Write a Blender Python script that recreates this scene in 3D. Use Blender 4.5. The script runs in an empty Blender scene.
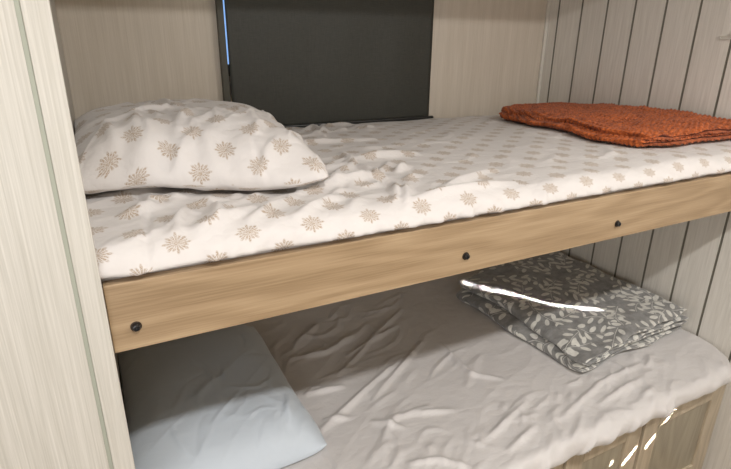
import bpy, bmesh, math, random
import numpy as np
from mathutils import Matrix, Vector

sc = bpy.context.scene
COL = sc.collection
random.seed(4)

# ------------------------------------------------------------------ camera
R = [[0.8863566955877024, 0.15362405855888311, -0.43677391957252426],
     [-0.46291644959597067, 0.3122803083006611, -0.8295717990271276],
     [0.008953707629254548, 0.9374863506630594, 0.34790684592308463]]
cam_d = bpy.data.cameras.new('camera')
cam = bpy.data.objects.new('camera', cam_d)
COL.objects.link(cam)
M4 = Matrix(R).to_4x4()
M4.translation = Vector((0.02, -0.83, 1.65))
cam.matrix_world = M4
cam_d.sensor_width = 36.0
cam_d.lens = 524.56 / 731.0 * 36.0
cam_d.clip_start = 0.02
sc.camera = cam

# ------------------------------------------------------------------ noise (numpy)
_rs = np.random.RandomState(7)
_perm = _rs.permutation(512)
_perm = np.concatenate([_perm, _perm, _perm])
_grad = _rs.normal(size=(512, 3))
_grad /= np.linalg.norm(_grad, axis=1)[:, None]

def perlin(p):
    p = np.asarray(p, float)
    i = np.floor(p).astype(int)
    f = p - i
    i &= 511
    w = f * f * f * (f * (f * 6 - 15) + 10)
    out = np.zeros(len(p))
    for dx in (0, 1):
        for dy in (0, 1):
            for dz in (0, 1):
                h = _perm[_perm[_perm[(i[:, 0] + dx) & 511] + ((i[:, 1] + dy) & 511)] + ((i[:, 2] + dz) & 511)] & 511
                g = _grad[h]
                d = f - np.array([dx, dy, dz])
                wt = (w[:, 0] if dx else 1 - w[:, 0]) * (w[:, 1] if dy else 1 - w[:, 1]) * (w[:, 2] if dz else 1 - w[:, 2])
                out += wt * (g * d).sum(1)
    return out * 1.5

def ridged(p, sharp=3.0):
    return np.clip(1 - np.abs(perlin(p)) * 2.2, 0, 1) ** sharp

def rot2(x, y, a):
    c, s = math.cos(a), math.sin(a)
    return x * c + y * s, -x * s + y * c

def segdist(x, y, a, b):
    ax, ay = a; bx, by = b
    dx, dy = bx - ax, by - ay
    L2 = dx * dx + dy * dy + 1e-9
    t = np.clip(((x - ax) * dx + (y - ay) * dy) / L2, 0, 1)
    return np.hypot(x - ax - t * dx, y - ay - t * dy), t

def creases(x, y, lines, w, h):
    """rounded fold ridges along poly-lines, tapering to their ends"""
    out = np.zeros_like(x)
    for ln in lines:
        best = np.full_like(x, 9.0)
        tt = np.zeros_like(x)
        n = len(ln) - 1
        for k in range(n):
            d, t = segdist(x, y, ln[k], ln[k + 1])
            m = d < best
            best = np.where(m, d, best)
            tt = np.where(m, (k + t) / n, tt)
        env = 0.35 + 0.65 * np.sin(np.pi * np.clip(tt, 0.02, 0.98))
        out = np.maximum(out, h * env * np.exp(-(best / w) ** 2))
    return out

def random_folds(x, y, n, x0, x1, y0, y1, ang, dev, l0, l1, w0, w1, h0, h1, seed):
    """short curved folds scattered over a region"""
    rs = np.random.RandomState(seed)
    out = np.zeros_like(x)
    for _ in range(n):
        cx, cy = rs.uniform(x0, x1), rs.uniform(y0, y1)
        a = ang + rs.normal() * dev; L = rs.uniform(l0, l1); c = rs.normal() * 0.18
        w, h = rs.uniform(w0, w1), rs.uniform(h0, h1)
        near = np.hypot(x - cx, y - cy) < L * 0.6 + 4 * w
        if not near.any(): continue
        pts = []
        for k in range(5):
            t = k / 4 - 0.5
            pts.append((cx + L * t * math.cos(a) - c * L * (4 * t * t - .5) * math.sin(a), cy + L * t * math.sin(a) + c * L * (4 * t * t - .5) * math.cos(a)))
        best = np.full(near.sum(), 9.0); tt = np.zeros(near.sum())
        xx, yy = x[near], y[near]
        for k in range(4):
            d, t = segdist(xx, yy, pts[k], pts[k + 1])
            m = d < best
            best = np.where(m, d, best); tt = np.where(m, (k + t) / 4, tt)
        env = np.sin(np.pi * np.clip(tt, 0.0, 1.0))
        out[near] += h * env * np.exp(-(best / (w * (0.5 + env * 0.7))) ** 2)
    return out

def sstep(a, b, x):
    t = np.clip((x - a) / (b - a), 0, 1)
    return t * t * (3 - 2 * t)

# ------------------------------------------------------------------ object helpers
def tag(o, label=None, cat=None, group=None, kind=None):
    if label: o['label'] = label
    if cat: o['category'] = cat
    if group: o['group'] = group
    if kind: o['kind'] = kind
    return o

def thing(name, label, cat, loc, group=None):
    o = bpy.data.objects.new(name, None)
    o.empty_display_size = 0.05
    COL.objects.link(o)
    o.location = loc
    return tag(o, label, cat, group)

def wloc(o):
    v = Vector((0, 0, 0))
    while o is not None:
        v += o.location
        o = o.parent
    return v

def mesh_obj(name, verts, faces, mat, parent=None, base=None, uv=None, smooth=True, bevel=0, mats=None, fmat=None):
    """verts are world positions; base is the object's origin"""
    verts = np.asarray(verts, float)
    if base is None:
        base = (0, 0, 0) if parent is None else tuple(wloc(parent))
    loc = Vector(base) - (wloc(parent) if parent else Vector((0, 0, 0)))
    me = bpy.data.meshes.new(name)
    me.from_pydata([tuple(v) for v in (verts - np.array(base))], [], [tuple(int(i) for i in f) for f in faces])
    me.update()
    if uv is not None:
        l = me.uv_layers.new(name='UVMap')
        idx = np.zeros(len(me.loops), dtype=np.int32)
        me.loops.foreach_get('vertex_index', idx)
        l.data.foreach_set('uv', np.asarray(uv, float)[idx].ravel())
    for m in (mats or [mat]):
        me.materials.append(m)
    if fmat is not None:
        me.polygons.foreach_set('material_index', fmat)
    if smooth:
        me.polygons.foreach_set('use_smooth', [True] * len(me.polygons))
    o = bpy.data.objects.new(name, me)
    COL.objects.link(o)
    o.location = loc
    if parent: o.parent = parent
    if bevel:
        b = o.modifiers.new('bevel', 'BEVEL')
        b.width = bevel; b.segments = 3; b.limit_method = 'ANGLE'
        b.angle_limit = math.radians(40)
    return o

class MB:
    def __init__(s):
        s.v = []; s.f = []
    def add(s, v, f):
        o = len(s.v)
        s.v += [tuple(p) for p in v]
        s.f += [tuple(i + o for i in q) for q in f]
    def box(s, x0, x1, y0, y1, z0, z1):
        s.add([(x0, y0, z0), (x1, y0, z0), (x1, y1, z0), (x0, y1, z0), (x0, y0, z1), (x1, y0, z1), (x1, y1, z1), (x0, y1, z1)],
              [(0, 3, 2, 1), (4, 5, 6, 7), (0, 1, 5, 4), (1, 2, 6, 5), (2, 3, 7, 6), (3, 0, 4, 7)])
    def lathe_y(s, cx, cz, prof, n=28):
        """prof: list of (y, radius); axis along Y"""
        v = []; f = []
        for (y, r) in prof:
            for k in range(n):
                a = 2 * math.pi * k / n
                v.append((cx + r * math.cos(a), y, cz + r * math.sin(a)))
        for j in range(len(prof) - 1):
            for k in range(n):
                f.append((j * n + k, j * n + (k + 1) % n, (j + 1) * n + (k + 1) % n, (j + 1) * n + k))
        f.append(tuple(range((len(prof) - 1) * n, len(prof) * n)))
        f.append(tuple(reversed(range(n))))
        s.add(v, f)
    def build(s, name, mat, parent=None, base=None, smooth=False, bevel=0):
        return mesh_obj(name, s.v, s.f, mat, parent, base, smooth=smooth, bevel=bevel)

def box(name, x0, x1, y0, y1, z0, z1, mat, parent=None, bevel=0, base=None):
    m = MB(); m.box(x0, x1, y0, y1, z0, z1)
    if base is None and parent is None:
        base = ((x0 + x1) / 2, (y0 + y1) / 2, z0)
    return m.build(name, mat, parent, base, bevel=bevel, smooth=False)

# ------------------------------------------------------------------ node helpers
class NT:
    def __init__(s, name):
        s.m = bpy.data.materials.new(name)
        s.m.use_nodes = True
        s.t = s.m.node_tree
        s.b = s.t.nodes['Principled BSDF']
    def n(s, kind, **kw):
        o = s.t.nodes.new(kind)
        for k, v in kw.items(): setattr(o, k, v)
        return o
    def lk(s, a, b): s.t.links.new(a, b)
    def val(s, inp, v):
        if isinstance(v, (int, float)): inp.default_value = v
        elif isinstance(v, (tuple, list)): inp.default_value = v
        else: s.lk(v, inp)
    def mt(s, op, a, b=0.0, c=None, clamp=False):
        o = s.n('ShaderNodeMath', operation=op, use_clamp=clamp)
        s.val(o.inputs[0], a); s.val(o.inputs[1], b)
        if c is not None: s.val(o.inputs[2], c)
        return o.outputs[0]
    def coord(s, which='Object', scale=(1, 1, 1), rot=(0, 0, 0)):
        c = s.n('ShaderNodeTexCoord')
        mp = s.n('ShaderNodeMapping')
        mp.inputs['Scale'].default_value = scale
        mp.inputs['Rotation'].default_value = rot
        s.lk(c.outputs[which], mp.inputs['Vector'])
        return mp.outputs[0]
    def scale(s, vec, sc_):
        mp = s.n('ShaderNodeMapping')
        mp.inputs['Scale'].default_value = sc_
        s.lk(vec, mp.inputs['Vector'])
        return mp.outputs[0]
    def noise(s, vec, scale, detail=4, rough=0.55):
        o = s.n('ShaderNodeTexNoise')
        o.inputs['Scale'].default_value = scale
        o.inputs['Detail'].default_value = detail
        o.inputs['Roughness'].default_value = rough
        s.lk(vec, o.inputs['Vector'])
        return o.outputs['Fac']
    def ramp(s, fac, stops):
        o = s.n('ShaderNodeValToRGB')
        r = o.color_ramp
        while len(r.elements) < len(stops): r.elements.new(0.5)
        for e, (p, c) in zip(r.elements, stops):
            e.position = p
            e.color = (*c, 1) if len(c) == 3 else c
        s.val(o.inputs[0], fac)
        return o.outputs[0]
    def mix(s, fac, a, b, mode='MIX'):
        o = s.n('ShaderNodeMix', data_type='RGBA', blend_type=mode)
        s.val(o.inputs[0], fac)
        for i, v in ((6, a), (7, b)):
            if isinstance(v, (tuple, list)): o.inputs[i].default_value = (*v[:3], 1)
            else: s.lk(v, o.inputs[i])
        return o.outputs[2]
    def bump(s, h, strength=0.3, dist=0.01, normal=None):
        o = s.n('ShaderNodeBump')
        o.inputs['Strength'].default_value = strength
        o.inputs['Distance'].default_value = dist
        s.val(o.inputs['Height'], h)
        if normal is not None: s.lk(normal, o.inputs['Normal'])
        return o.outputs[0]
    def done(s, color=None, rough=0.6, normal=None, spec=0.5, **kw):
        if color is not None:
            if isinstance(color, (tuple, list)): s.b.inputs['Base Color'].default_value = (*color[:3], 1)
            else: s.lk(color, s.b.inputs['Base Color'])
        s.val(s.b.inputs['Roughness'], rough)
        s.b.inputs['Specular IOR Level'].default_value = spec
        if normal is not None: s.lk(normal, s.b.inputs['Normal'])
        for k, v in kw.items():
            s.b.inputs[k.replace('_', ' ')].default_value = v
        return s.m

def srgb(r, g, b):
    f = lambda c: (c / 255) / 12.92 if c / 255 <= 0.04045 else ((c / 255 + 0.055) / 1.055) ** 2.4
    return (f(r), f(g), f(b))

# ------------------------------------------------------------------ materials
def m_panel(name, c1, c2, rough=0.45, fs=1.0, big=0.4):
    """vinyl wall panel with fine vertical grain"""
    t = NT(name)
    v1 = t.coord('Object', (260 * fs, 260 * fs, 5))
    n1 = t.noise(v1, 1.0, 5, 0.65)
    v2 = t.coord('Object', (30 * fs, 30 * fs, 1.2))
    n2 = t.noise(v2, 1.0, 4, 0.6)
    f = t.mt('ADD', t.mt('MULTIPLY', n1, 1 - big), t.mt('MULTIPLY', n2, big))
    col = t.ramp(f, [(0.36, c1), (0.64, c2)])
    return t.done(col, rough, t.bump(n1, 0.12, 0.001), 0.4)

M_wall = m_panel('beige_grain_panel', srgb(197, 186, 170), srgb(215, 205, 191))
M_part = m_panel('pale_grain_panel', srgb(182, 178, 168), srgb(206, 202, 194), 0.4, 1.5, 0.3)

def m_plank():
    t = NT('grey_washed_plank')
    c = t.n('ShaderNodeTexCoord').outputs['Object']
    sx = t.n('ShaderNodeSeparateXYZ'); t.lk(c, sx.inputs[0])
    # each board gets its own shift of the grain
    idx = t.mt('FLOOR', t.mt('DIVIDE', t.mt('ADD', sx.outputs[1], 10.017), 0.1307))
    wn = t.n('ShaderNodeTexWhiteNoise', noise_dimensions='1D'); t.lk(idx, wn.inputs['W'])
    cb = t.n('ShaderNodeCombineXYZ')
    t.lk(sx.outputs[1], cb.inputs[0]); t.lk(sx.outputs[2], cb.inputs[1])
    t.lk(t.mt('MULTIPLY', wn.outputs['Value'], 37.0), cb.inputs[2])
    v = cb.outputs[0]
    n1 = t.noise(t.scale(v, (170, 5, 1)), 1.0, 5, 0.65)
    n2 = t.noise(t.scale(v, (13, 1.6, 1)), 1.0, 2, 0.5)
    ring = t.mt('SINE', t.mt('MULTIPLY', n2, 55.0))
    ring = t.mt('MULTIPLY_ADD', ring, 0.5, 0.5)
    f = t.mt('ADD', t.mt('MULTIPLY', n1, 0.85), t.mt('MULTIPLY', ring, 0.07))
    f = t.mt('ADD', f, t.mt('MULTIPLY', wn.outputs['Value'], 0.10))
    col = t.ramp(f, [(0.28, srgb(206, 201, 192)), (0.72, srgb(228, 224, 216))])
    return t.done(col, 0.5, t.bump(n1, 0.12, 0.001), 0.35)
M_plank = m_plank()
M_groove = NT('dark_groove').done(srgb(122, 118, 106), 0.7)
M_reveal = NT('grey_green_reveal').done(srgb(166, 169, 155), 0.6)

def m_oak(name, a, b, c, axis=0, rough=0.42):
    t = NT(name)
    s1 = [7.0, 7.0, 7.0]; s1[axis] = 1.1
    s2 = [260.0, 260.0, 260.0]; s2[axis] = 6.0
    n2 = t.noise(t.coord('Object', tuple(s1)), 1.0, 2.2, 0.45)
    ring = t.mt('MULTIPLY_ADD', t.mt('SINE', t.mt('MULTIPLY', n2, 66.0)), 0.5, 0.5)
    n1 = t.noise(t.coord('Object', tuple(s2)), 1.0, 4, 0.6)
    n3 = t.noise(t.coord('Object', tuple(x * 0.35 for x in s1)), 1.0, 3, 0.5)
    f = t.mt('ADD', t.mt('MULTIPLY', n1, 0.40), t.mt('MULTIPLY', ring, 0.12))
    f = t.mt('ADD', f, t.mt('MULTIPLY', n3, 0.46))
    col = t.ramp(f, [(0.30, a), (0.5, b), (0.68, c)])
    return t.done(col, rough, t.bump(n1, 0.1, 0.001), 0.45)

M_oak = m_oak('honey_oak_board', srgb(134, 111, 83), srgb(162, 138, 108), srgb(182, 159, 129))
M_cab = m_oak('grey_brown_oak', srgb(160, 147, 126), srgb(184, 170, 148), srgb(202, 189, 168), 2, 0.35)
M_cab_h = m_oak('grey_brown_oak_rail', srgb(132, 114, 88), srgb(160, 140, 110), srgb(180, 160, 130), 0, 0.35)
M_cab_in = m_oak('grey_oak_inset', srgb(136, 127, 110), srgb(158, 149, 130), srgb(172, 163, 144), 2, 0.35)
M_black = NT('black_bolt').done((0.012, 0.012, 0.013), 0.32, None, 0.6)
M_hole = NT('dark_bolt_recess').done((0.03, 0.018, 0.01), 0.7)
M_white = NT('white_trim').done(srgb(214, 210, 200), 0.45)
M_floor = m_oak('vinyl_plank_floor', srgb(120, 104, 86), srgb(140, 122, 100), srgb(160, 142, 118), 1, 0.4)
M_ceil = NT('white_ceiling').done(srgb(224, 221, 214), 0.8)
M_frame = NT('dark_window_frame').done(srgb(70, 68, 58), 0.45)

def m_blind():
    t = NT('charcoal_blind_fabric')
    v = t.coord('Object', (900, 900, 30)); w = t.coord('Object', (40, 900, 900))
    a = t.noise(v, 1.0, 2, 0.5); b = t.noise(w, 1.0, 2, 0.5)
    f = t.mt('MULTIPLY_ADD', t.mt('ADD', a, b), 0.5, 0.0)
    col = t.ramp(f, [(0.35, srgb(42, 43, 37)), (0.65, srgb(60, 60, 53))])
    return t.done(col, 0.5, t.bump(f, 0.25, 0.001), 0.5)
M_blind = m_blind()
M_lining = NT('white_bounce_lining').done((0.8, 0.82, 0.85), 0.7)
M_bar = NT('black_blind_rail').done((0.02, 0.02, 0.018), 0.35)

def m_glass():
    t = NT('window_glass')
    t.done((0.95, 0.98, 1.0), 0.02, None, 0.5, Transmission_Weight=1.0, IOR=1.45)
    return t.m
M_glass = m_glass()

def fine_wrinkle(t, which, k=1.0):
    v = t.coord(which, (9 * k, 16 * k, 9 * k), (0, 0, 0.5))
    n = t.noise(v, 1.0, 4, 0.5)
    r = t.mt('ABSOLUTE', t.mt('SUBTRACT', n, 0.5))
    return r

def m_medallion():
    t = NT('white_cotton_tan_medallions')
    uv = t.n('ShaderNodeTexCoord').outputs['UV']
    sep = t.n('ShaderNodeSeparateXYZ'); t.lk(uv, sep.inputs[0])
    PX, PY = 0.118, 0.100
    res = []
    for off in (0.0, 0.5):
        a = t.mt('ADD', t.mt('DIVIDE', sep.outputs[0], PX), 20.0 + off)
        b = t.mt('ADD', t.mt('DIVIDE', sep.outputs[1], PY), 20.0 + off)
        x = t.mt('MULTIPLY', t.mt('SUBTRACT', t.mt('FRACT', a), 0.5), PX)
        y = t.mt('MULTIPLY', t.mt('SUBTRACT', t.mt('FRACT', b), 0.5), PY)
        r = t.mt('SQRT', t.mt('ADD', t.mt('MULTIPLY', x, x), t.mt('MULTIPLY', y, y)))
        th = t.mt('ARCTAN2', y, x)
        res.append((r, th))
    near = t.mt('LESS_THAN', res[0][0], res[1][0])
    def pick(i):
        return t.mt('ADD', t.mt('MULTIPLY', res[0][i], near),
                    t.mt('MULTIPLY', res[1][i], t.mt('SUBTRACT', 1.0, near)))
    r, th = pick(0), pick(1)
    # four leafy corner sprays with thin spikes between them
    c4 = t.mt('ABSOLUTE', t.mt('SINE', t.mt('MULTIPLY', th, 2.0)))
    c8 = t.mt('ABSOLUTE', t.mt('COSINE', t.mt('MULTIPLY', th, 8.0)))
    ca = t.mt('ABSOLUTE', t.mt('COSINE', t.mt('MULTIPLY', th, 2.0)))
    lim = t.mt('ADD', 0.0090, t.mt('ADD', t.mt('MULTIPLY', t.mt('POWER', c4, 1.4), 0.0115), t.mt('MULTIPLY', t.mt('POWER', ca, 10.0), 0.0125)))
    lim = t.mt('ADD', lim, t.mt('MULTIPLY', c8, 0.0035))
    edge = t.mt('SUBTRACT', lim, r)
    body = t.mt('MULTIPLY', edge, 260.0, clamp=True)
    hole = t.mt('MULTIPLY_ADD', t.mt('SUBTRACT', c8, 0.25), 3.0, 0.15, clamp=True)
    hole = t.mt('MAXIMUM', hole, t.mt('LESS_THAN', r, 0.004))
    spk = t.noise(t.scale(uv, (1, 1, 1)), 330.0, 3, 0.7)
    spk = t.mt('MULTIPLY_ADD', spk, 3.2, -1.05, clamp=True)
    mask = t.mt('MULTIPLY', body, t.mt('MULTIPLY', hole, spk), clamp=True)
    mask = t.mt('MULTIPLY', mask, 1.25, clamp=True)
    col = t.mix(mask, srgb(208, 203, 200), srgb(164, 145, 125))
    f = fine_wrinkle(t, 'Object')
    weave = t.noise(t.scale(uv, (1, 1, 1)), 900.0, 1, 0.5)
    nb = t.bump(f, 0.5, 0.02)
    nb = t.bump(weave, 0.05, 0.001, nb)
    return t.done(col, 0.75, nb, 0.3, Sheen_Weight=0.15)
M_med = m_medallion()

def m_sheet(name, c, k=1.0, s=0.35, rough=0.55, sheen=0.2):
    t = NT(name)
    f = fine_wrinkle(t, 'Object', k)
    nb = t.bump(f, s, 0.02)
    n2 = t.noise(t.coord('Object', (700, 700, 700)), 1.0, 1, 0.5)
    nb = t.bump(n2, 0.05, 0.001, nb)
    return t.done(c, rough, nb, 0.45, Sheen_Weight=sheen)
M_low = m_sheet('greige_microfibre_sheet', srgb(201, 197, 195))
M_blue = m_sheet('pale_blue_grey_cotton', srgb(190, 198, 206), 0.8, 0.2, 0.6)

def m_leaf():
    t = NT('grey_fleece_leaf_print')
    uv = t.n('ShaderNodeTexCoord').outputs['UV']
    out = None
    for k, (sc_, sh) in enumerate(((7.2, 0.0), (7.2, 3.37))):
        mp = t.n('ShaderNodeMapping'); t.lk(uv, mp.inputs['Vector'])
        mp.inputs['Location'].default_value = (sh, sh * 0.7, 0)
        vo = t.n('ShaderNodeTexVoronoi', voronoi_dimensions='2D', feature='F1')
        vo.inputs['Scale'].default_value = sc_
        vo.inputs['Randomness'].default_value = 0.75
        t.lk(mp.outputs[0], vo.inputs['Vector'])
        sub = t.n('ShaderNodeVectorMath', operation='SUBTRACT')
        t.lk(mp.outputs[0], sub.inputs[0]); t.lk(vo.outputs['Position'], sub.inputs[1])
        wn = t.n('ShaderNodeSeparateColor'); t.lk(vo.outputs['Color'], wn.inputs[0])
        vr = t.n('ShaderNodeVectorRotate', rotation_type='Z_AXIS')
        t.lk(sub.outputs[0], vr.inputs['Vector'])
        t.lk(t.mt('MULTIPLY', wn.outputs[0], 6.283), vr.inputs['Angle'])
        sp = t.n('ShaderNodeSeparateXYZ'); t.lk(vr.outputs[0], sp.inputs[0])
        x, y = sp.outputs[0], sp.outputs[1]
        bend = t.mt('MULTIPLY', t.mt('MULTIPLY', y, y), 2.5)
        x = t.mt('ADD', x, bend)
        ax = t.mt('ABSOLUTE', x)
        P_ = 0.044
        sg = t.mt('MULTIPLY', t.mt('SIGN', x), P_ * 0.22)
        yy = t.mt('SUBTRACT', t.mt('ADD', y, sg), t.mt('MULTIPLY', ax, 0.55))
        fy = t.mt('MULTIPLY', t.mt('SUBTRACT', t.mt('FRACT', t.mt('ADD', t.mt('DIVIDE', yy, P_), 20.0)), 0.5), P_)
        ex = t.mt('DIVIDE', t.mt('SUBTRACT', ax, 0.0215), 0.0175)
        ey = t.mt('DIVIDE', fy, 0.0115)
        e = t.mt('ADD', t.mt('MULTIPLY', ex, ex), t.mt('MULTIPLY', ey, ey))
        leaf = t.mt('MULTIPLY', t.mt('SUBTRACT', 1.0, e), 4.0, clamp=True)
        stem = t.mt('MULTIPLY', t.mt('SUBTRACT', 0.0016, ax), 1500.0, clamp=True)
        lim = t.mt('LESS_THAN', t.mt('ABSOLUTE', y), 0.066)
        inner = t.mt('LESS_THAN', ax, 0.042)
        m = t.mt('MULTIPLY', t.mt('MAXIMUM', leaf, t.mt('MULTIPLY', stem, 0.8)), t.mt('MULTIPLY', lim, inner))
        out = m if out is None else t.mt('MAXIMUM', out, m)
    n = t.noise(uv, 60.0, 3, 0.6)
    m = t.mt('MULTIPLY', out, t.mt('MULTIPLY_ADD', n, 0.7, 0.45), clamp=True)
    base = t.ramp(t.noise(uv, 30.0, 4, 0.6), [(0.35, srgb(116, 115, 113)), (0.65, srgb(146, 145, 143))])
    col = t.mix(m, base, srgb(222, 220, 212))
    pile = t.noise(uv, 500.0, 2, 0.6)
    nb = t.bump(pile, 0.35, 0.002)
    return t.done(col, 0.7, nb, 0.3, Sheen_Weight=0.5, Sheen_Roughness=0.4)
M_leaf = m_leaf()

def m_knit():
    t = NT('rust_chenille_knit')
    uv = t.n('ShaderNodeTexCoord').outputs['UV']
    n = t.noise(uv, 120.0, 3, 0.7)
    n2 = t.noise(uv, 25.0, 2, 0.5)
    col = t.ramp(t.mt('ADD', t.mt('MULTIPLY', n, 0.7), t.mt('MULTIPLY', n2, 0.3)), [(0.40, srgb(122, 54, 20)), (0.60, srgb(200, 106, 54))])  # yarn mottling, with shade in the gaps put into the darker tone
    nb = t.bump(n, 0.8, 0.004)
    return t.done(col, 0.85, nb, 0.2, Sheen_Weight=0.15)
M_knit = m_knit()

# ------------------------------------------------------------------ soft-goods builders
def rounded_slab(c0, c1, r, step, disp=None, uvo=(0, 0), rz=None):
    """closed box with rounded edges, dense grid on every face; disp(P, N) -> offset vectors"""
    c0 = np.array(c0, float); c1 = np.array(c1, float)
    n = np.maximum(((c1 - c0) / step).astype(int), 2)
    V = []; F = []; key = {}
    def vid(i, j, k):
        t = (i, j, k)
        if t not in key:
            key[t] = len(V); V.append(t)
        return key[t]
    nx, ny, nz = n
    for k in (0, nz):
        for i in range(nx):
            for j in range(ny):
                q = (vid(i, j, k), vid(i + 1, j, k), vid(i + 1, j + 1, k), vid(i, j + 1, k))
                F.append(q if k else q[::-1])
    for j in (0, ny):
        for i in range(nx):
            for k in range(nz):
                q = (vid(i, j, k), vid(i + 1, j, k), vid(i + 1, j, k + 1), vid(i, j, k + 1))
                F.append(q[::-1] if j else q)
    for i in (0, nx):
        for j in range(ny):
            for k in range(nz):
                q = (vid(i, j, k), vid(i, j + 1, k), vid(i, j + 1, k + 1), vid(i, j, k + 1))
                F.append(q if i else q[::-1])
    G = np.array(V, float)
    P = c0 + (c1 - c0) * G / n
    q = np.clip(P, c0 + r, c1 - r)
    d = P - q
    L = np.linalg.norm(d, axis=1)
    far = np.max(np.abs(d) / r, axis=1)
    N = np.where(L[:, None] > 1e-9, d / np.maximum(L, 1e-9)[:, None], 0)
    P2 = q + np.where(L[:, None] > 1e-9, N * (r * far)[:, None] if False else N * r, 0)
    # uv: plan coordinates unrolled down the sides
    U = P2[:, :2].copy()
    drop = (c1[2] - P2[:, 2])
    U[:, 1] -= np.where(P2[:, 1] < q[:, 1] - 1e-6, drop, 0)
    U[:, 0] += np.where(P2[:, 0] > q[:, 0] + 1e-6, drop, 0)
    if disp is not None:
        P2 = disp(P2, N)
    P2[:, 0] = np.maximum(P2[:, 0], -0.0095)
    return P2, F, U + np.array(uvo)

def height_field(P, zmin):
    """highest cloth surface per centimetre, so things can rest on it"""
    nx, ny = 203, 124
    H = np.full((nx, ny), -9.0)
    t = P[P[:, 2] > zmin]
    i = np.clip(((t[:, 0] + 0.01) * 100).astype(int), 0, nx - 1)
    j = np.clip(((t[:, 1] + 0.09) * 100).astype(int), 0, ny - 1)
    np.maximum.at(H, (i, j), t[:, 2])
    for _ in range(3):
        Q = np.pad(H, 1, mode='edge')
        H = np.max([Q[a:a + nx, b:b + ny] for a in range(3) for b in range(3)], axis=0)
    Q = np.pad(H, 1, mode='edge')
    H = np.mean([Q[a:a + nx, b:b + ny] for a in range(3) for b in range(3)], axis=0)
    def f(x, y):
        a = np.clip((x + 0.005) * 100, 0, nx - 1.001); b = np.clip((y + 0.085) * 100, 0, ny - 1.001)
        i = a.astype(int); j = b.astype(int); u = a - i; v = b - j
        return H[i, j] * (1 - u) * (1 - v) + H[i + 1, j] * u * (1 - v) + H[i, j + 1] * (1 - u) * v + H[i + 1, j + 1] * u * v
    return f

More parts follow.
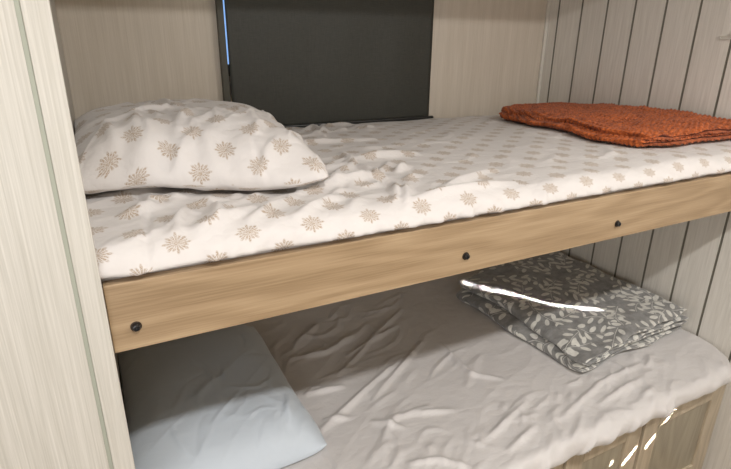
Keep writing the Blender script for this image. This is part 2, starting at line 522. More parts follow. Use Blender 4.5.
def pillow_mesh(corners, z0, H, nu=150, nv=200, puff=3.0, seed=0.0, lines=(), wr=0.006, tilt=None, ground=None, xmin=-0.0095):
    """corners BL, BR, TR, TL in plan (u along 0..1 left-right, v front-back)"""
    u = np.linspace(-1, 1, nu); v = np.linspace(-1, 1, nv)
    # crowd samples towards the seam
    u = np.sin(u * math.pi / 2) * 0.35 + u * 0.65
    v = np.sin(v * math.pi / 2) * 0.35 + v * 0.65
    UU, VV = np.meshgrid(u, v, indexing='ij')
    x, y = UU.ravel(), VV.ravel()
    prof = np.clip((1 - np.abs(x) ** puff) * (1 - np.abs(y) ** puff), 0, 1) ** 0.52
    # edges pull inwards between the corners
    px = x * (1 - 0.045 * (1 - y ** 2) * np.abs(x) ** 2)
    py = y * (1 - 0.045 * (1 - x ** 2) * np.abs(y) ** 2)
    px = px * (1 - 0.035 * np.abs(y) ** 10); py = py * (1 - 0.025 * np.abs(x) ** 10)
    a, b = (px + 1) / 2, (py + 1) / 2
    C = np.array(corners, float)
    XY = ((1 - a) * (1 - b))[:, None] * C[0] + (a * (1 - b))[:, None] * C[1] + (a * b)[:, None] * C[2] + ((1 - a) * b)[:, None] * C[3]
    X, Y = XY[:, 0], XY[:, 1]
    X0 = X.copy()
    X = np.maximum(X, xmin + 0.02 * np.clip((X - xmin + 0.03) / 0.08, 0, 1) * 0)
    if ground: z0 = ground(X, Y) + 0.004
    # puckers along seams + soft folds
    ang = np.arctan2(y, x)
    rr = np.sqrt(x * x + y * y)
    puck = perlin(np.stack([ang * 5.0, rr * 0.9, np.full_like(x, 3.1 + seed)], 1)) * sstep(0.45, 1.0, np.maximum(np.abs(x), np.abs(y)))
    soft = perlin(np.stack([X * 7, Y * 7, np.full_like(x, seed + 9)], 1)) * 0.9
    xr, yr = rot2(X, Y, 0.9)
    rid = ridged(np.stack([xr * 3.0, yr * 10.0, np.full_like(x, seed + 5)], 1), 4)
    w = wr * (1.6 * puck + soft + 0.5 * rid)
    w = w + random_folds(X, Y, 26, X.min() + .08, X.max(), Y.min(), Y.min() + 0.42, 1.1, 0.5, 0.06, 0.20, 0.005, 0.010, wr * 0.4, wr * 1.3, int(seed * 10))
    w = w - random_folds(X, Y, 12, X.min() + .08, X.max(), Y.min(), Y.max(), 1.1, 0.6, 0.06, 0.20, 0.004, 0.007, wr * 0.3, wr * 0.9, int(seed * 10) + 1)
    cr = creases(X, Y, lines, 0.012, 0.011) if lines else 0
    edge = np.clip(prof * 3, 0, 1)
    top = z0 + H * prof + (w + cr) * edge
    if tilt is not None: top += tilt(X, Y) * prof
    seam = z0 + 0.018 * (np.abs(x) ** 6 + np.abs(y) ** 6) * 0.6
    zt = np.maximum(top, seam + 0.001)
    zt = np.where(prof <= 1e-6, seam, top + (seam - z0) * (1 - edge))
    zb = np.where(prof <= 1e-6, seam, z0 - 0.0 + (seam - z0) * (1 - edge))
    nuv = nu * nv
    V = np.concatenate([np.stack([X, Y, zt], 1), np.stack([X, Y, zb], 1)])
    F = []
    def id_(i, j): return i * nv + j
    border = lambda i, j: i in (0, nu - 1) or j in (0, nv - 1)
    def bid(i, j): return id_(i, j) if border(i, j) else nuv + id_(i, j)
    for i in range(nu - 1):
        for j in range(nv - 1):
            F.append((id_(i, j), id_(i + 1, j), id_(i + 1, j + 1), id_(i, j + 1)))
            F.append((bid(i, j + 1), bid(i + 1, j + 1), bid(i + 1, j), bid(i, j)))
    # cloth length over the crown
    dX = np.diff(V[:nuv].reshape(nu, nv, 3), axis=0); dY = np.diff(V[:nuv].reshape(nu, nv, 3), axis=1)
    su = np.zeros((nu, nv)); su[1:] = np.cumsum(np.linalg.norm(dX, axis=2), 0)
    sv = np.zeros((nu, nv)); sv[:, 1:] = np.cumsum(np.linalg.norm(dY, axis=2), 1)
    su -= su[nu // 2][None]; sv -= sv[:, nv // 2][:, None]
    uv1 = np.stack([su.ravel(), sv.ravel()], 1)
    uv = np.concatenate([uv1, uv1 + 0.03])
    # keep only used vertices
    used = sorted({i for f in F for i in f})
    mp = {o: k for k, o in enumerate(used)}
    return V[used], [tuple(mp[i] for i in f) for f in F], uv[used]

def folded_mesh(corners, z0, layers, heights, th, seed=0.0, ns=110, nt=130, rough=0.004, wave=0.01, edge_round=0.1, jit=0.01, shrink=None, end_in=None, ground=None, knit=0.0, shear=0.0, bulge=0.0):
    """A cloth folded in U-turns at s=0. corners A0(front-left) B(front-right) C(back-right) D(back-left).
    layers: list of (zlo, zhi) fractions for nested U-turns; heights(s,t) total height."""
    Vall = []; Fall = []; UVall = []
    C = np.array(corners, float)
    for li, (lo, hi) in enumerate(layers):
        # centre path: (s, zfrac)
        rad = (hi - lo) / 2
        inset = shrink[li] if shrink else 0.03 * li
        path = []
        s_end = 1.0 - (end_in[li] if end_in else 0.0)
        for s in np.linspace(s_end, inset, ns): path.append((s, lo, 0, -1))
        for a in np.linspace(0, math.pi, 22)[1:-1]: path.append((inset, lo + rad - rad * math.cos(a), math.sin(a), -math.cos(a)))
        for s in np.linspace(inset, s_end, ns): path.append((s, hi, 0, 1))
        path = np.array(path)
        m = len(path)
        t = np.linspace(0, 1, nt)
        t = 0.5 - 0.5 * np.cos(np.pi * t) * 0.5 - 0.5 * (1 - 2 * t) * 0.5
        ps, pz, pb, pn = path.T
        S, T = np.meshgrid(ps, t, indexing='ij'); Zf = np.meshgrid(pz, t, indexing='ij')[0]
        Bf = np.meshgrid(pb, t, indexing='ij')[0]; Nf = np.meshgrid(pn, t, indexing='ij')[0]
        S, T, Zf, Bf, Nf = [q.ravel() for q in (S, T, Zf, Bf, Nf)]
        a = S; b = 0.004 + 0.992 * T
        XY = ((1 - a) * (1 - b))[:, None] * C[0] + (a * (1 - b))[:, None] * C[1] + (a * b)[:, None] * C[2] + ((1 - a) * b)[:, None] * C[3]
        X, Y = XY[:, 0], XY[:, 1]
        Hh = heights(S, T)
        # loop bulges to the left
        X = X - Bf * rad * Hh * 1.15
        lay = Zf * 3.0 + li * 11 + seed
        X = X - bulge * np.sin(np.pi * T) * (1 - S)
        X = X + shear * Zf * np.sin(np.pi * (0.12 + 0.75 * T)) * (1 - S)
        X = X + jit * perlin(np.stack([Y * 6, lay, X * 2], 1))
        Y = Y + jit * 1.3 * perlin(np.stack([X * 6 + 9, lay, Y * 2], 1))
        Z = (ground(X, Y) + th / 2 + 0.003 + knit * 0.55 if ground else z0) + Zf * Hh
        amp = sstep(0.0, 1.0, Zf)
        Z = Z + wave * amp * perlin(np.stack([X * 6, Y * 6, np.full_like(X, seed)], 1)) \
              + rough * (0.3 + amp) * perlin(np.stack([X * 22, Y * 22, lay], 1))
        tt = np.abs(T - 0.5) * 2
        k = np.clip((tt - (1 - edge_round)) / edge_round, 0, 1)
        hw = th / 2 * np.sqrt(np.clip(1 - k ** 2, 0.02, 1))
        se = np.clip((S - (s_end - 0.03)) / 0.03, 0, 1)
        hw = hw * np.sqrt(np.clip(1 - se ** 2, 0.03, 1))
        if callable(th): pass
        N = np.stack([-Bf, np.zeros_like(Bf), Nf], 1)
        N /= np.maximum(np.linalg.norm(N, axis=1), 1e-6)[:, None]
        Pc = np.stack([X, Y, Z], 1)
        Pa = Pc + N * hw[:, None]; Pb = Pc - N * hw[:, None]
        # arc length uv
        G = Pc.reshape(m, nt, 3)
        al = np.zeros((m, nt)); al[1:] = np.cumsum(np.linalg.norm(np.diff(G, axis=0), axis=2), 0)
        bl = np.zeros((m, nt)); bl[:, 1:] = np.cumsum(np.linalg.norm(np.diff(G, axis=1), axis=2), 1)
        uv = np.stack([al.ravel() + li * 0.37, bl.ravel() + li * 0.21], 1)
        if knit:
            kk = np.sin(uv[:, 0] * 2 * np.pi / 0.017) * 0.5 + 0.5
            row = np.floor(uv[:, 0] / 0.017)
            kv = np.abs(np.sin(uv[:, 1] * np.pi / 0.016 + row * 1.57))
            kh = knit * (kk ** 0.7 * kv - 0.5)
            Pa = Pa + N * kh[:, None]
        o = sum(len(q) for q in Vall)
        n1 = m * nt
        F = []
        for i in range(m - 1):
            for j in range(nt - 1):
                a_, b_, c_, d_ = i * nt + j, (i + 1) * nt + j, (i + 1) * nt + j + 1, i * nt + j + 1
                F.append((o + a_, o + d_, o + c_, o + b_)); F.append((o + n1 + a_, o + n1 + b_, o + n1 + c_, o + n1 + d_))
        for i in range(m - 1):
            for j in (0, nt - 1):
                q = (o + i * nt + j, o + (i + 1) * nt + j, o + n1 + (i + 1) * nt + j, o + n1 + i * nt + j)
                F.append(q if j == 0 else q[::-1])
        for j in range(nt - 1):
            for i in (0, m - 1):
                q = (o + i * nt + j, o + i * nt + j + 1, o + n1 + i * nt + j + 1, o + n1 + i * nt + j)
                F.append(q[::-1] if i == 0 else q)
        Vall.append(np.concatenate([Pa, Pb])); Fall += F; UVall.append(np.concatenate([uv, uv + 0.013]))
    return np.concatenate(Vall), Fall, np.concatenate(UVall)

# ------------------------------------------------------------------ the room
XL, YB = 2.0, 1.126
YF, XW = -2.2, -1.25
ZC = 2.35
def struct(o): return tag(o, kind='structure')

struct(box('floor', XW - .05, XL + .05, YF - .05, YB + .05, -0.04, 0.0, M_floor))
struct(box('ceiling', XW - .05, XL + .05, YF - .05, YB + .05, ZC, ZC + .04, M_ceil))

# window wall with its opening
WX0, WX1, WZ0, WZ1 = 0.486, 1.340, 1.560, 1.86
m = MB()
m.box(-0.04, WX0, YB, YB + .04, 0, ZC)
m.box(WX1, XL, YB, YB + .04, 0, ZC)
m.box(WX0, WX1, YB, YB + .04, 0, WZ0)
m.box(WX0, WX1, YB, YB + .04, WZ1, ZC)
struct(m.build('wall_back', M_wall, base=(1.0, YB, 0)))
# bunk end wall and the partition panel that faces the room
struct(box('wall_left', -0.04, -0.012, 0.0, YB + .04, 0, ZC, M_part))
m = MB(); m.box(XW, -0.0375, -0.012, 0.012, 0, ZC)
struct(m.build('wall_partition', M_part, base=(-0.6, 0, 0)))
m = MB(); m.box(-0.031, 0.001, -0.016, 0.0, 0, ZC)
struct(m.build('trim_1', M_part, base=(-0.016, 0, 0), bevel=0.0015))
m = MB(); m.box(-0.0375, -0.031, -0.0105, 0.0, 0, ZC)
struct(m.build('trim_2', M_reveal, base=(-0.035, 0, 0)))
# other room walls, behind the camera
struct(box('wall_front', XW - .05, XL + .05, YF - .04, YF, 0, ZC, M_wall))
struct(box('wall_far_left', XW - .04, XW, YF, 0, 0, ZC, M_wall))

# plank wall on the right: profile with milled grooves extruded upward
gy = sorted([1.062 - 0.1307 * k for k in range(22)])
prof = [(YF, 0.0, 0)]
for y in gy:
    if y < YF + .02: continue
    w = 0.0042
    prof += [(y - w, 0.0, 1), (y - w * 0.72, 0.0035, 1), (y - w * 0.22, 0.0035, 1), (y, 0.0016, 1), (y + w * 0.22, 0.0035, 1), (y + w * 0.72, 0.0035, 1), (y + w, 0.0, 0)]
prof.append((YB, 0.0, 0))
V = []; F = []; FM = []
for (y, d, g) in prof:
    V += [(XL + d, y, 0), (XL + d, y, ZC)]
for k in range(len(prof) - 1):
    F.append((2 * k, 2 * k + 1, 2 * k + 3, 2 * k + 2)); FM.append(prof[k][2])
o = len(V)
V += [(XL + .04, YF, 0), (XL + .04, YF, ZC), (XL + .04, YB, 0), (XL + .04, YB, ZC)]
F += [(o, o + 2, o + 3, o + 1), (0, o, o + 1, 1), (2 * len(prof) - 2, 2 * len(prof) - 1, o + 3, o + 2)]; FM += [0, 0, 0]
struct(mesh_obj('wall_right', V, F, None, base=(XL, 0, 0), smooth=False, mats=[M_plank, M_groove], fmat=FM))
struct(box('trim_3', XL - 0.016, XL, YB - 0.012, YB, 0, ZC, M_white, bevel=0.003))
# header over the bunk opening
struct(box('trim_4', 0.001, XL, 0.0, 0.02, 2.055, ZC, M_part, bevel=0.002))

# window: frame + glass (structure), roller blind in front
w1 = bpy.data.objects.new('window_1', None); COL.objects.link(w1); w1.location = ((WX0 + WX1) / 2, YB, WZ0); struct(w1)
m = MB(); fy0, fy1 = YB - 0.010, YB + 0.045
m.box(WX0 - .018, WX0, fy0, fy1, WZ0 - .035, WZ1 + .035)
m.box(WX1 - .008, WX1 + .012, fy0, fy1, WZ0 - .035, WZ1 + .035)
m.box(WX0, WX1 - .008, fy0, fy1, WZ0 - .035, WZ0 + .003)
m.box(WX0, WX1 - .008, fy0, fy1, WZ1 - .008, WZ1 + .035)
m.build('window_frame', M_frame, w1)
m = MB(); m.box(WX0 + .004, WX1 - .004, YB + 0.026, YB + 0.030, WZ0 + .004, WZ1 - .004)
m.build('pane', M_glass, w1)

bl = thing('roller_blind', 'charcoal roller blind pulled down over the window behind the upper bunk', 'blind', (0.93, YB - 0.03, 1.33))
def cloth_panel(name, x0, x1, y, z0, z1, th, mat, amp=0.0015):
    nx, nz = 60, 40
    V = []; F = []
    for side in (0, 1):
        for i in range(nx + 1):
            for j in range(nz + 1):
                X = x0 + (x1 - x0) * i / nx; Z = z0 + (z1 - z0) * j / nz
                e = amp * math.sin(i * 0.35) * math.sin(math.pi * j / nz) + amp * 1.5 * math.sin(i * math.pi / nx) * (1 - j / nz)
                V.append((X, y + e + side * th, Z))
    n = (nx + 1) * (nz + 1)
    for i in range(nx):
        for j in range(nz):
            a = i * (nz + 1) + j; b = a + nz + 1
            F.append((a, b, b + 1, a + 1)); F.append((n + a, n + a + 1, n + b + 1, n + b))
    for i in range(nx):
        for j in (0, nz):
            a = i * (nz + 1) + j; b = a + nz + 1
            F.append((a, n + a, n + b, b) if j == 0 else (a, b, n + b, n + a))
    for j in range(nz):
        for i in (0, nx):
            a = i * (nz + 1) + j
            F.append((a, a + 1, n + a + 1, n + a) if i == 0 else (a, n + a, n + a + 1, a + 1))
    return mesh_obj(name, V, F, mat, bl)
cloth_panel('blind_fabric', 0.4885, 1.336, YB - 0.034, 1.335, 1.875, 0.0008, M_blind)
lin = cloth_panel('lining', 0.4905, 1.334, YB - 0.0325, 1.340, 1.875, 0.0006, M_lining)  # unseen backing, added to bounce window light onto the wall
tag(lin, 'added white light-bouncing lining on the window side')
m = MB(); m.box(0.463, 0.4845, YB - 0.031, YB - 0.0105, 1.335, 1.875)
m.build('side_track', M_frame, bl, bevel=0.0015)
m = MB(); m.box(0.486, 1.358, YB - 0.042, YB - 0.026, 1.322, 1.343)
m.build('bottom_rail', M_bar, bl, bevel=0.004)
m = MB()
n = 20
vv = []; ff = []
for X in (0.464, 1.356):
    for k in range(n): vv.append((X, YB - .034 + .022 * math.cos(2 * math.pi * k / n), 1.885 + .022 * math.sin(2 * math.pi * k / n)))
for k in range(n): ff.append((k, (k + 1) % n, n + (k + 1) % n, n + k))
ff += [tuple(range(n))[::-1], tuple(range(n, 2 * n))]
m.add(vv, ff)
m.build('roller_tube', M_blind, bl, smooth=False)

# small white clip on a groove of the plank wall
m = MB()
m.box(XL - .004, XL, 0.270, 0.318, 1.663, 1.6665)
m.box(XL - .004, XL, 0.270, 0.318, 1.671, 1.6745)
m.box(XL - .004, XL, 0.3145, 0.318, 1.6665, 1.671)
m.box(XL - .007, XL, 0.272, 0.285, 1.6745, 1.684)
o = m.build('wall_clip', M_white, base=(XL, 0.294, 1.667), bevel=0.001)
tag(o, 'small white plastic clip fixed to the plank wall above the rust throw', 'clip')

# ------------------------------------------------------------------ bunk: rail, platform, bolts
bunk = thing('bunk_frame', 'honey oak upper bunk rail with three black bolts, fixed to the partition', 'bunk bed', (1.0, 0.0, 1.171))
box('side_rail', 0.0015, XL - .001, 0.0, 0.022, 1.171, 1.291, M_oak, bunk, bevel=0.0018, base=(1.0, 0.0, 1.171))
pl = box('platform', 0.004, XL - .003, 0.022, YB - .002, 1.215, 1.235, M_cab_h, bunk)
for bx in (0.039, 0.703, 1.189):
    m = MB()
    m.lathe_y(bx, 1.212, [(-0.0002, 0.0088), (-0.0012, 0.0088), (-0.0014, 0.0075)])
    w_ = m.build('bolt_hole_disc', M_hole, bunk, base=(bx, 0, 1.212))  # flat disc, the shade of the bolt hole put into its dark colour
    m = MB()
    m.lathe_y(bx, 1.212, [(-0.0012, 0.0062), (-0.0066, 0.0064), (-0.0082, 0.0056), (-0.0086, 0.0036), (-0.0072, 0.0030), (-0.0060, 0.0028)])
    m.build('bolt', M_black, bunk, base=(bx, 0, 1.212), smooth=False)

# ------------------------------------------------------------------ upper sheet
US = [[(0.603, 0.14), (0.549, 0.041)], [(0.611, 0.107), (0.56, 0.02)], [(0.541, 0.92), (0.657, 0.964), (0.643, 0.85)],
      [(0.673, 0.908), (0.746, 0.976), (0.725, 0.80)], [(0.578, 0.315), (0.606, 0.189)],
      [(0.385, 0.153), (0.541, 0.189)], [(0.159, 0.03), (0.281, 0.088)], [(0.568, 0.03), (0.868, 0.05)],
      [(0.25, 0.04), (0.36, 0.13)], [(0.33, 0.03), (0.45, 0.10)], [(0.45, 0.19), (0.58, 0.30), (0.62, 0.45)],
      [(0.50, 0.55), (0.60, 0.62), (0.80, 0.60)], [(0.55, 0.35), (0.80, 0.36)], [(0.66, 0.05), (0.90, 0.16)],
      [(0.80, 1.0), (0.95, 1.06)], [(0.12, 0.03), (0.15, 0.12)]]
def disp_up(P, N):
    x, y, z = P.T
    up = np.clip(N[:, 2], 0, 1) + (np.linalg.norm(N, axis=1) < 1e-6) * (z > 1.3)
    top = sstep(0.2, 0.9, up)
    left = 1 - sstep(0.5, 0.95, x)
    xr, yr = rot2(x, y, 0.35)
    r1 = ridged(np.stack([xr * 4, yr * 11, np.full_like(x, 2.0)], 1), 4)
    s1 = perlin(np.stack([x * 5, y * 5, z * 0 + 4.2], 1))
    s2 = perlin(np.stack([x * 14, y * 14, z * 0 + 1.2], 1))
    h = (0.003 * r1 * (0.25 + 0.75 * left) + 0.007 * s1 + 0.003 * s2 * (0.4 + 0.6 * left)) * top
    h += creases(x, y, US, 0.011, 0.016) * top
    h += random_folds(x, y, 46, 0.05, 0.75, 0.03, 0.34, 0.55, 0.35, 0.05, 0.20, 0.005, 0.012, 0.004, 0.012, 3) * top
    h += random_folds(x, y, 34, 0.55, 1.45, 0.02, 1.05, 0.35, 0.5, 0.08, 0.30, 0.007, 0.014, 0.002, 0.006, 5) * top
    h += random_folds(x, y, 16, 0.55, 0.95, 0.72, 1.06, 0.9, 0.5, 0.06, 0.18, 0.010, 0.018, 0.005, 0.012, 6) * top
    # dark tuck beside the fold, and the seam near the pillow
    h -= creases(x, y, [[(0.585, 0.13), (0.59, 0.19)]], 0.012, 0.014) * top
    # surface rises slightly over the mattress and dips to the wall
    h += (0.012 * np.sin(np.clip((y - 0.02) / 1.08, 0, 1) * np.pi) - 0.012 * sstep(0.6, 1.1, y)) * top
    side = (1 - top) * (y < 0.08) * (z > 1.25)
    xs = np.stack([x * 16, z * 9, y * 0 + 7.7], 1)
    fr = perlin(xs) * 0.006 + ridged(np.stack([x * 11 + z * 6, z * 5, y * 0 + 3.3], 1), 3) * 0.006
    gat = random_folds(x + 0.0 * z, z * 1.0 + (y - 0.0) * 0.0, 70, 0.0, 1.2, 1.28, 1.35, 0.95, 0.35, 0.03, 0.08, 0.004, 0.008, 0.002, 0.006, 21)
    fr = fr + gat * (1 - 0.6 * sstep(0.8, 1.3, x))
    P = P.copy()
    P[:, 2] += h
    P[:, 1] -= np.clip(side * fr, -0.003, 0.010) * (P[:, 1] > -1)
    P[:, 1] = np.where(P[:, 2] < 1.300, np.maximum(P[:, 1], 0.0245), P[:, 1])
    # seam crease
    sx = 0.07 + 0.02 * np.sin(y * 9)
    P[:, 2] -= 0.004 * np.exp(-((x - sx) / 0.006) ** 2) * (y < 0.27) * (z > 1.305) * 1.6
    return P
P, F, U = rounded_slab((-0.045, -0.003, 1.237), (XL - .004, YB - .046, 1.347), 0.045, 0.006, disp_up)
G_up = height_field(P, 1.325)
o = mesh_obj('fitted_sheet', P, F, M_med, base=(1.0, 0.56, 1.237), uv=U)
tag(o, 'white sheet with tan medallions covering the upper bunk mattress', 'bed sheet')

# upper pillow
lines = [[(0.17, 0.26), (0.20, 0.36), (0.28, 0.50)], [(0.10, 0.30), (0.12, 0.45)], [(0.06, 0.28), (0.05, 0.42)],
         [(0.22, 0.55), (0.20, 0.70)], [(0.33, 0.25), (0.36, 0.40), (0.33, 0.52)]]
V, F, U = pillow_mesh([(-0.05, 0.260), (0.442, 0.105), (0.545, 0.93), (-0.05, 0.95)], 1.372, 0.128, ground=G_up, seed=1.7, lines=lines, wr=0.009, puff=3.8)
o = mesh_obj('pillow', V, F, M_med, base=(0.25, 0.5, 1.355), uv=U)
tag(o, 'plump white pillow with tan medallion print on the upper bunk', 'pillow')

# rust throw
V, F, U = folded_mesh([(1.45, 0.135), (1.975, 0.125), (1.965, 0.98), (1.52, 0.86)], 1.350,
                      [(0.0, 0.36), (0.64, 1.0)], lambda s, t: 0.027 + 0.008 * s * (1 - t) + 0.004 * np.sin(t * 3), 0.012, shear=0.02, ns=170, nt=280, ground=G_up, knit=0.006, bulge=0.05, seed=2.0,
                      rough=0.004, wave=0.010, jit=0.014, shrink=[0.0, 0.015], end_in=[0.0, 0.01])
o = mesh_obj('throw_blanket', V, F, M_knit, base=(1.7, 0.5, 1.366), uv=U)
tag(o, 'folded rust orange knitted throw on the upper bunk beside the plank wall', 'blanket')

# ------------------------------------------------------------------ lower bunk
LS = [[(0.489, 0.314), (0.876, 0.51)], [(0.68, 0.358), (0.994, 0.567)], [(0.638, 0.525), (0.878, 0.697), (1.067, 0.824)],
      [(0.502, 0.679), (0.652, 0.666), (0.779, 0.722)], [(0.505, 0.48), (0.619, 0.462)], [(0.512, 0.345), (0.574, 0.323)],
      [(0.63, 0.27), (0.696, 0.213)], [(0.821, 0.254), (0.695, 0.252)], [(0.747, 0.251), (0.871, 0.213)],
      [(0.641, 0.082), (0.713, 0.061), (0.774, 0.006)], [(0.86, 0.057), (0.998, 0.098), (1.1, 0.134)], [(0.911, 0.001), (1.048, 0.038)],
      [(1.135, 0.028), (1.385, 0.092), (1.606, 0.107)], [(1.3, 0.022), (1.528, 0.05)], [(1.053, 0.53), (1.036, 0.33), (1.108, 0.263)],
      [(0.72, 0.62), (0.98, 0.72)], [(0.56, 0.75), (0.70, 0.86)]]
def disp_low(P, N):
    x, y, z = P.T
    flat = (np.linalg.norm(N, axis=1) < 1e-6) & (z > 0.55)
    up = np.clip(N[:, 2], 0, 1) + flat
    top = sstep(0.15, 0.9, up)
    xr, yr = rot2(x, y, 0.50)
    r1 = ridged(np.stack([xr * 2.6, yr * 9, z * 0 + 2.7], 1), 4)
    r2 = ridged(np.stack([xr * 5, yr * 20, z * 0 + 8.1], 1), 3)
    s1 = perlin(np.stack([x * 4, y * 4, z * 0 + 6.2], 1))
    front = 1 - sstep(0.0, 0.30, y)
    right = sstep(1.5, 1.9, x)
    h = (0.002 * r1 * (1 - 0.8 * right) + 0.002 * r2 * (0.2 + front) * (1 - 0.6 * right) + 0.006 * s1) * top
    h += creases(x, y, LS, 0.009, 0.013) * top
    h += random_folds(x, y, 34, 0.50, 1.10, 0.15, 0.95, 0.50, 0.30, 0.08, 0.34, 0.006, 0.013, 0.003, 0.008, 11) * top
    h += random_folds(x, y, 60, 0.55, 1.70, -0.06, 0.16, 0.62, 0.35, 0.05, 0.20, 0.005, 0.011, 0.002, 0.007, 12) * top
    h += random_folds(x, y, 12, 1.3, 1.95, -0.04, 0.16, 0.8, 0.35, 0.06, 0.16, 0.010, 0.02, 0.002, 0.005, 13) * top
    h -= 0.005 * np.exp(-((x - 0.455) / 0.004) ** 2) * top * (y < 0.3)
    side = (1 - top) * (y < 0.0) * (z > 0.52)
    pl_ = perlin(np.stack([x * 13 + z * 5, z * 6, y * 0 + 1.1], 1)) * 0.008 + ridged(np.stack([x * 10 - z * 7, z * 4, y * 0 + 5.5], 1), 3) * 0.012
    P = P.copy()
    P[:, 2] += h
    P[:, 1] -= side * pl_ * (1 - 0.7 * right)
    # the hem hangs in shallow scallops along the cabinet front
    hem = (1 - sstep(0.522, 0.56, z)) * (y < -0.004)
    P[:, 2] += hem * (0.004 + 0.006 * perlin(np.stack([x * 9, x * 0 + 3.3, x * 0], 1)) + 0.004 * perlin(np.stack([x * 25, x * 0 + 1.3, x * 0], 1)))
    # front right corner is rounded in plan
    kx = np.clip((x - 1.84) / 0.155, 0, 1); ky = np.clip((0.10 - y) / 0.18, 0, 1)
    P[:, 0] -= 0.055 * kx * ky ** 2
    P[:, 1] += 0.075 * kx ** 2 * np.clip((0.1 - y) / 0.18, 0, 1)
    P[:, 2] -= 0.012 * kx ** 2 * ky * top
    return P
P, F, U = rounded_slab((-0.045, -0.068, 0.522), (XL - .005, YB - .004, 0.592), 0.034, 0.0062, disp_low)
G_low = height_field(P, 0.575)
o = mesh_obj('fitted_sheet', P, F, M_low, base=(1.0, 0.5, 0.522), uv=U)
tag(o, 'plain greige wrinkled sheet covering the lower bunk mattress', 'bed sheet')

lines = [[(0.38, 0.28), (0.41, 0.38)]]
V, F, U = pillow_mesh([(-0.05, 0.165), (0.472, 0.215), (0.470, 0.93), (-0.05, 0.95)], 0.600, 0.115, ground=G_low, seed=5.2, lines=lines, wr=0.0025, puff=4.6)
pil = mesh_obj('pillow', V, F, M_blue, base=(0.25, 0.5, 0.600), uv=U)
tag(pil, 'pale blue-grey pillow lying on the lower bunk', 'pillow')

V, F, U = folded_mesh([(1.365, 0.150), (1.965, 0.175), (1.955, 0.97), (1.345, 0.80)], 0.606,
                      [(0.0, 0.36), (0.64, 1.0)], lambda s, t: 0.040 + 0.045 * s + 0.040 * t * (1 - s) + 0.012 * t * s + 0.006 * np.sin(s * 5), 0.017, shear=0.06, ground=G_low, seed=6.0,
                      rough=0.004, wave=0.014, jit=0.018, shrink=[0.0, 0.0], end_in=[0.0, 0.012])
o = mesh_obj('plush_blanket', V, F, M_leaf, base=(1.65, 0.5, 0.606), uv=U)
tag(o, 'folded grey plush blanket with pale leaf sprigs on the lower bunk', 'blanket')

# ------------------------------------------------------------------ cabinet under the lower bunk
cab = thing('storage_cabinet', 'grey-brown oak cabinet with framed doors under the lower bunk', 'cabinet', (1.0, 0.0, 0.0))
m = MB()
m.box(0.004, XL - .003, 0.010, 0.028, 0.480, 0.520)     # top rail
m.box(0.004, XL - .003, 0.010, 0.028, 0.0, 0.06)
for x0, x1 in ((0.004, 0.06), (0.545, 0.60), (1.11, 1.165), (1.490, 1.530), (1.945, XL - .003)):
    m.box(x0, x1, 0.0105, 0.0285, 0.06, 0.480)
m.box(0.004, XL - .003, 0.03, YB - .004, 0.480, 0.520)
m.box(0.004, 0.02, 0.03, YB - .004, 0.0, 0.480)
m.box(XL - .02, XL - .003, 0.03, YB - .004, 0.0, 0.480)
m.build('cabinet_body', M_cab_h, cab)
def door(x0, x1, st=0.075, rl=0.070):
    z0, z1 = 0.045, 0.490
    y0, y1 = -0.010, 0.0095
    m = MB()
    m.box(x0, x0 + st, y0, y1, z0, z1)
    m.box(x1 - st, x1, y0, y1, z0, z1)
    m.box(x0 + st, x1 - st, y0, y1, z1 - rl, z1)
    m.box(x0 + st, x1 - st, y0, y1, z0, z0 + rl)
    d = m.build('door', M_cab, cab, base=((x0 + x1) / 2, y0, z0), bevel=0.0025)
    m = MB()
    m.box(x0 + st - .001, x1 - st + .001, y0 + 0.008, y1 - 0.001, z0 + rl - .001, z1 - rl + .001)
    m.build('door_panel', M_cab_in, d, base=((x0 + x1) / 2, y0, z0))
    return d
door(0.03, 0.565)
door(0.585, 1.135)
door(1.150, 1.500)
door(1.518, 1.972)

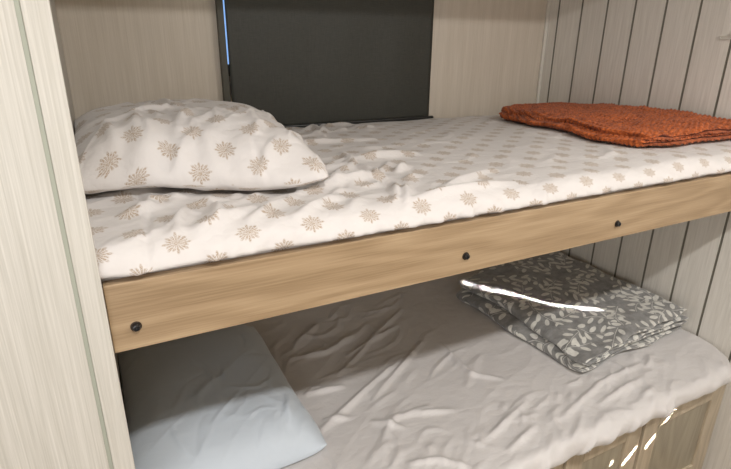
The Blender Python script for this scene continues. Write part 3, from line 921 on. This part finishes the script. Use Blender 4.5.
# ------------------------------------------------------------------ light
def area(name, loc, target, sx, sy, power, col, spread=180.0, roll=0.0):
    d = bpy.data.lights.new(name, 'AREA')
    d.shape = 'RECTANGLE'; d.size = sx; d.size_y = sy
    d.energy = power; d.color = col; d.spread = math.radians(spread)
    o = bpy.data.objects.new(name, d); COL.objects.link(o)
    v = Vector(target) - Vector(loc)
    q = v.to_track_quat('-Z', 'Y')
    o.matrix_world = Matrix.Translation(loc) @ q.to_matrix().to_4x4() @ Matrix.Rotation(roll, 4, 'Z')
    return o
for lx in (0.25, 1.60):
    area('ceiling_lamp', (lx, -1.005, 2.342), (lx, -1.005, 0), 0.08, 0.08, 20, (1.0, 0.98, 0.955))
area('room_fill', (-0.3, YF + .02, 1.2), (0.9, 0.5, 1.1), 1.6, 1.0, 34, (0.93, 0.96, 1.0))  # added soft fill from behind the camera; no window stands there
def sunbeam(name, A, B, src, width, irr):
    # narrow parallel sliver of sunlight that lands between A and B
    A = Vector(A); B = Vector(B); mid = (A + B) / 2
    d = (mid - Vector(src)).normalized(); dist = (mid - Vector(src)).length
    ax = (B - A) - d * (B - A).dot(d)
    L = bpy.data.lights.new(name, 'AREA'); L.shape = 'RECTANGLE'
    L.size = ax.length; L.size_y = width
    L.energy = irr * ax.length * width; L.spread = math.radians(1.0); L.color = (1.0, 0.97, 0.93)
    X = ax.normalized(); Z = -d; Y = Z.cross(X)
    o = bpy.data.objects.new(name, L); COL.objects.link(o)
    M = Matrix((X, Y, Z)).transposed().to_4x4(); M.translation = mid - d * dist
    o.matrix_world = M
SL = [(1.350, .725, .69), (1.425, .600, .69), (1.475, .535, .69), (1.520, .445, .685), (1.600, .385, .682), (1.655, .355, .68), (1.745, .245, .672)]
for k, wd in enumerate((0.0065, 0.0045, 0.0045, 0.004, 0.003, 0.0022)):
    A, B = SL[k], SL[k + 1]
    sunbeam('sun_sliver', A, B, ((A[0] + B[0]) / 2 + 0.32, -0.70, 1.02), wd, 420 - 45 * k)
for A, B in (((1.736, -.01, .527), (1.695, -.01, .519)), ((1.656, -.01, .518), (1.605, -.01, .492)), ((1.605, -.01, .492), (1.665, -.01, .462)),
             ((1.665, -.01, .462), (1.617, -.01, .414)), ((1.582, -.01, .383), (1.547, -.01, .347)), ((1.489, -.01, .371), (1.437, -.01, .321)), ((1.384, -.01, .350), (1.381, -.01, .338))):
    mx = (A[0] + B[0]) / 2; mz = (A[2] + B[2]) / 2
    sunbeam('sun_sliver', A, B, (mx - 0.25, -1.2, mz + 0.15), 0.0022, 600)

w = bpy.data.worlds.new('sky'); sc.world = w; w.use_nodes = True
w.node_tree.nodes['Background'].inputs[0].default_value = (0.30, 0.52, 0.95, 1)
w.node_tree.nodes['Background'].inputs[1].default_value = 1.1

sc.view_settings.view_transform = 'Standard'
sc.view_settings.look = 'None'
sc.view_settings.gamma = 1
sc.view_settings.use_curve_mapping = False
sc.view_settings.exposure = 0.0
sc.cycles.max_bounces = 8
sc.cycles.diffuse_bounces = 5
sc.cycles.use_denoising = True
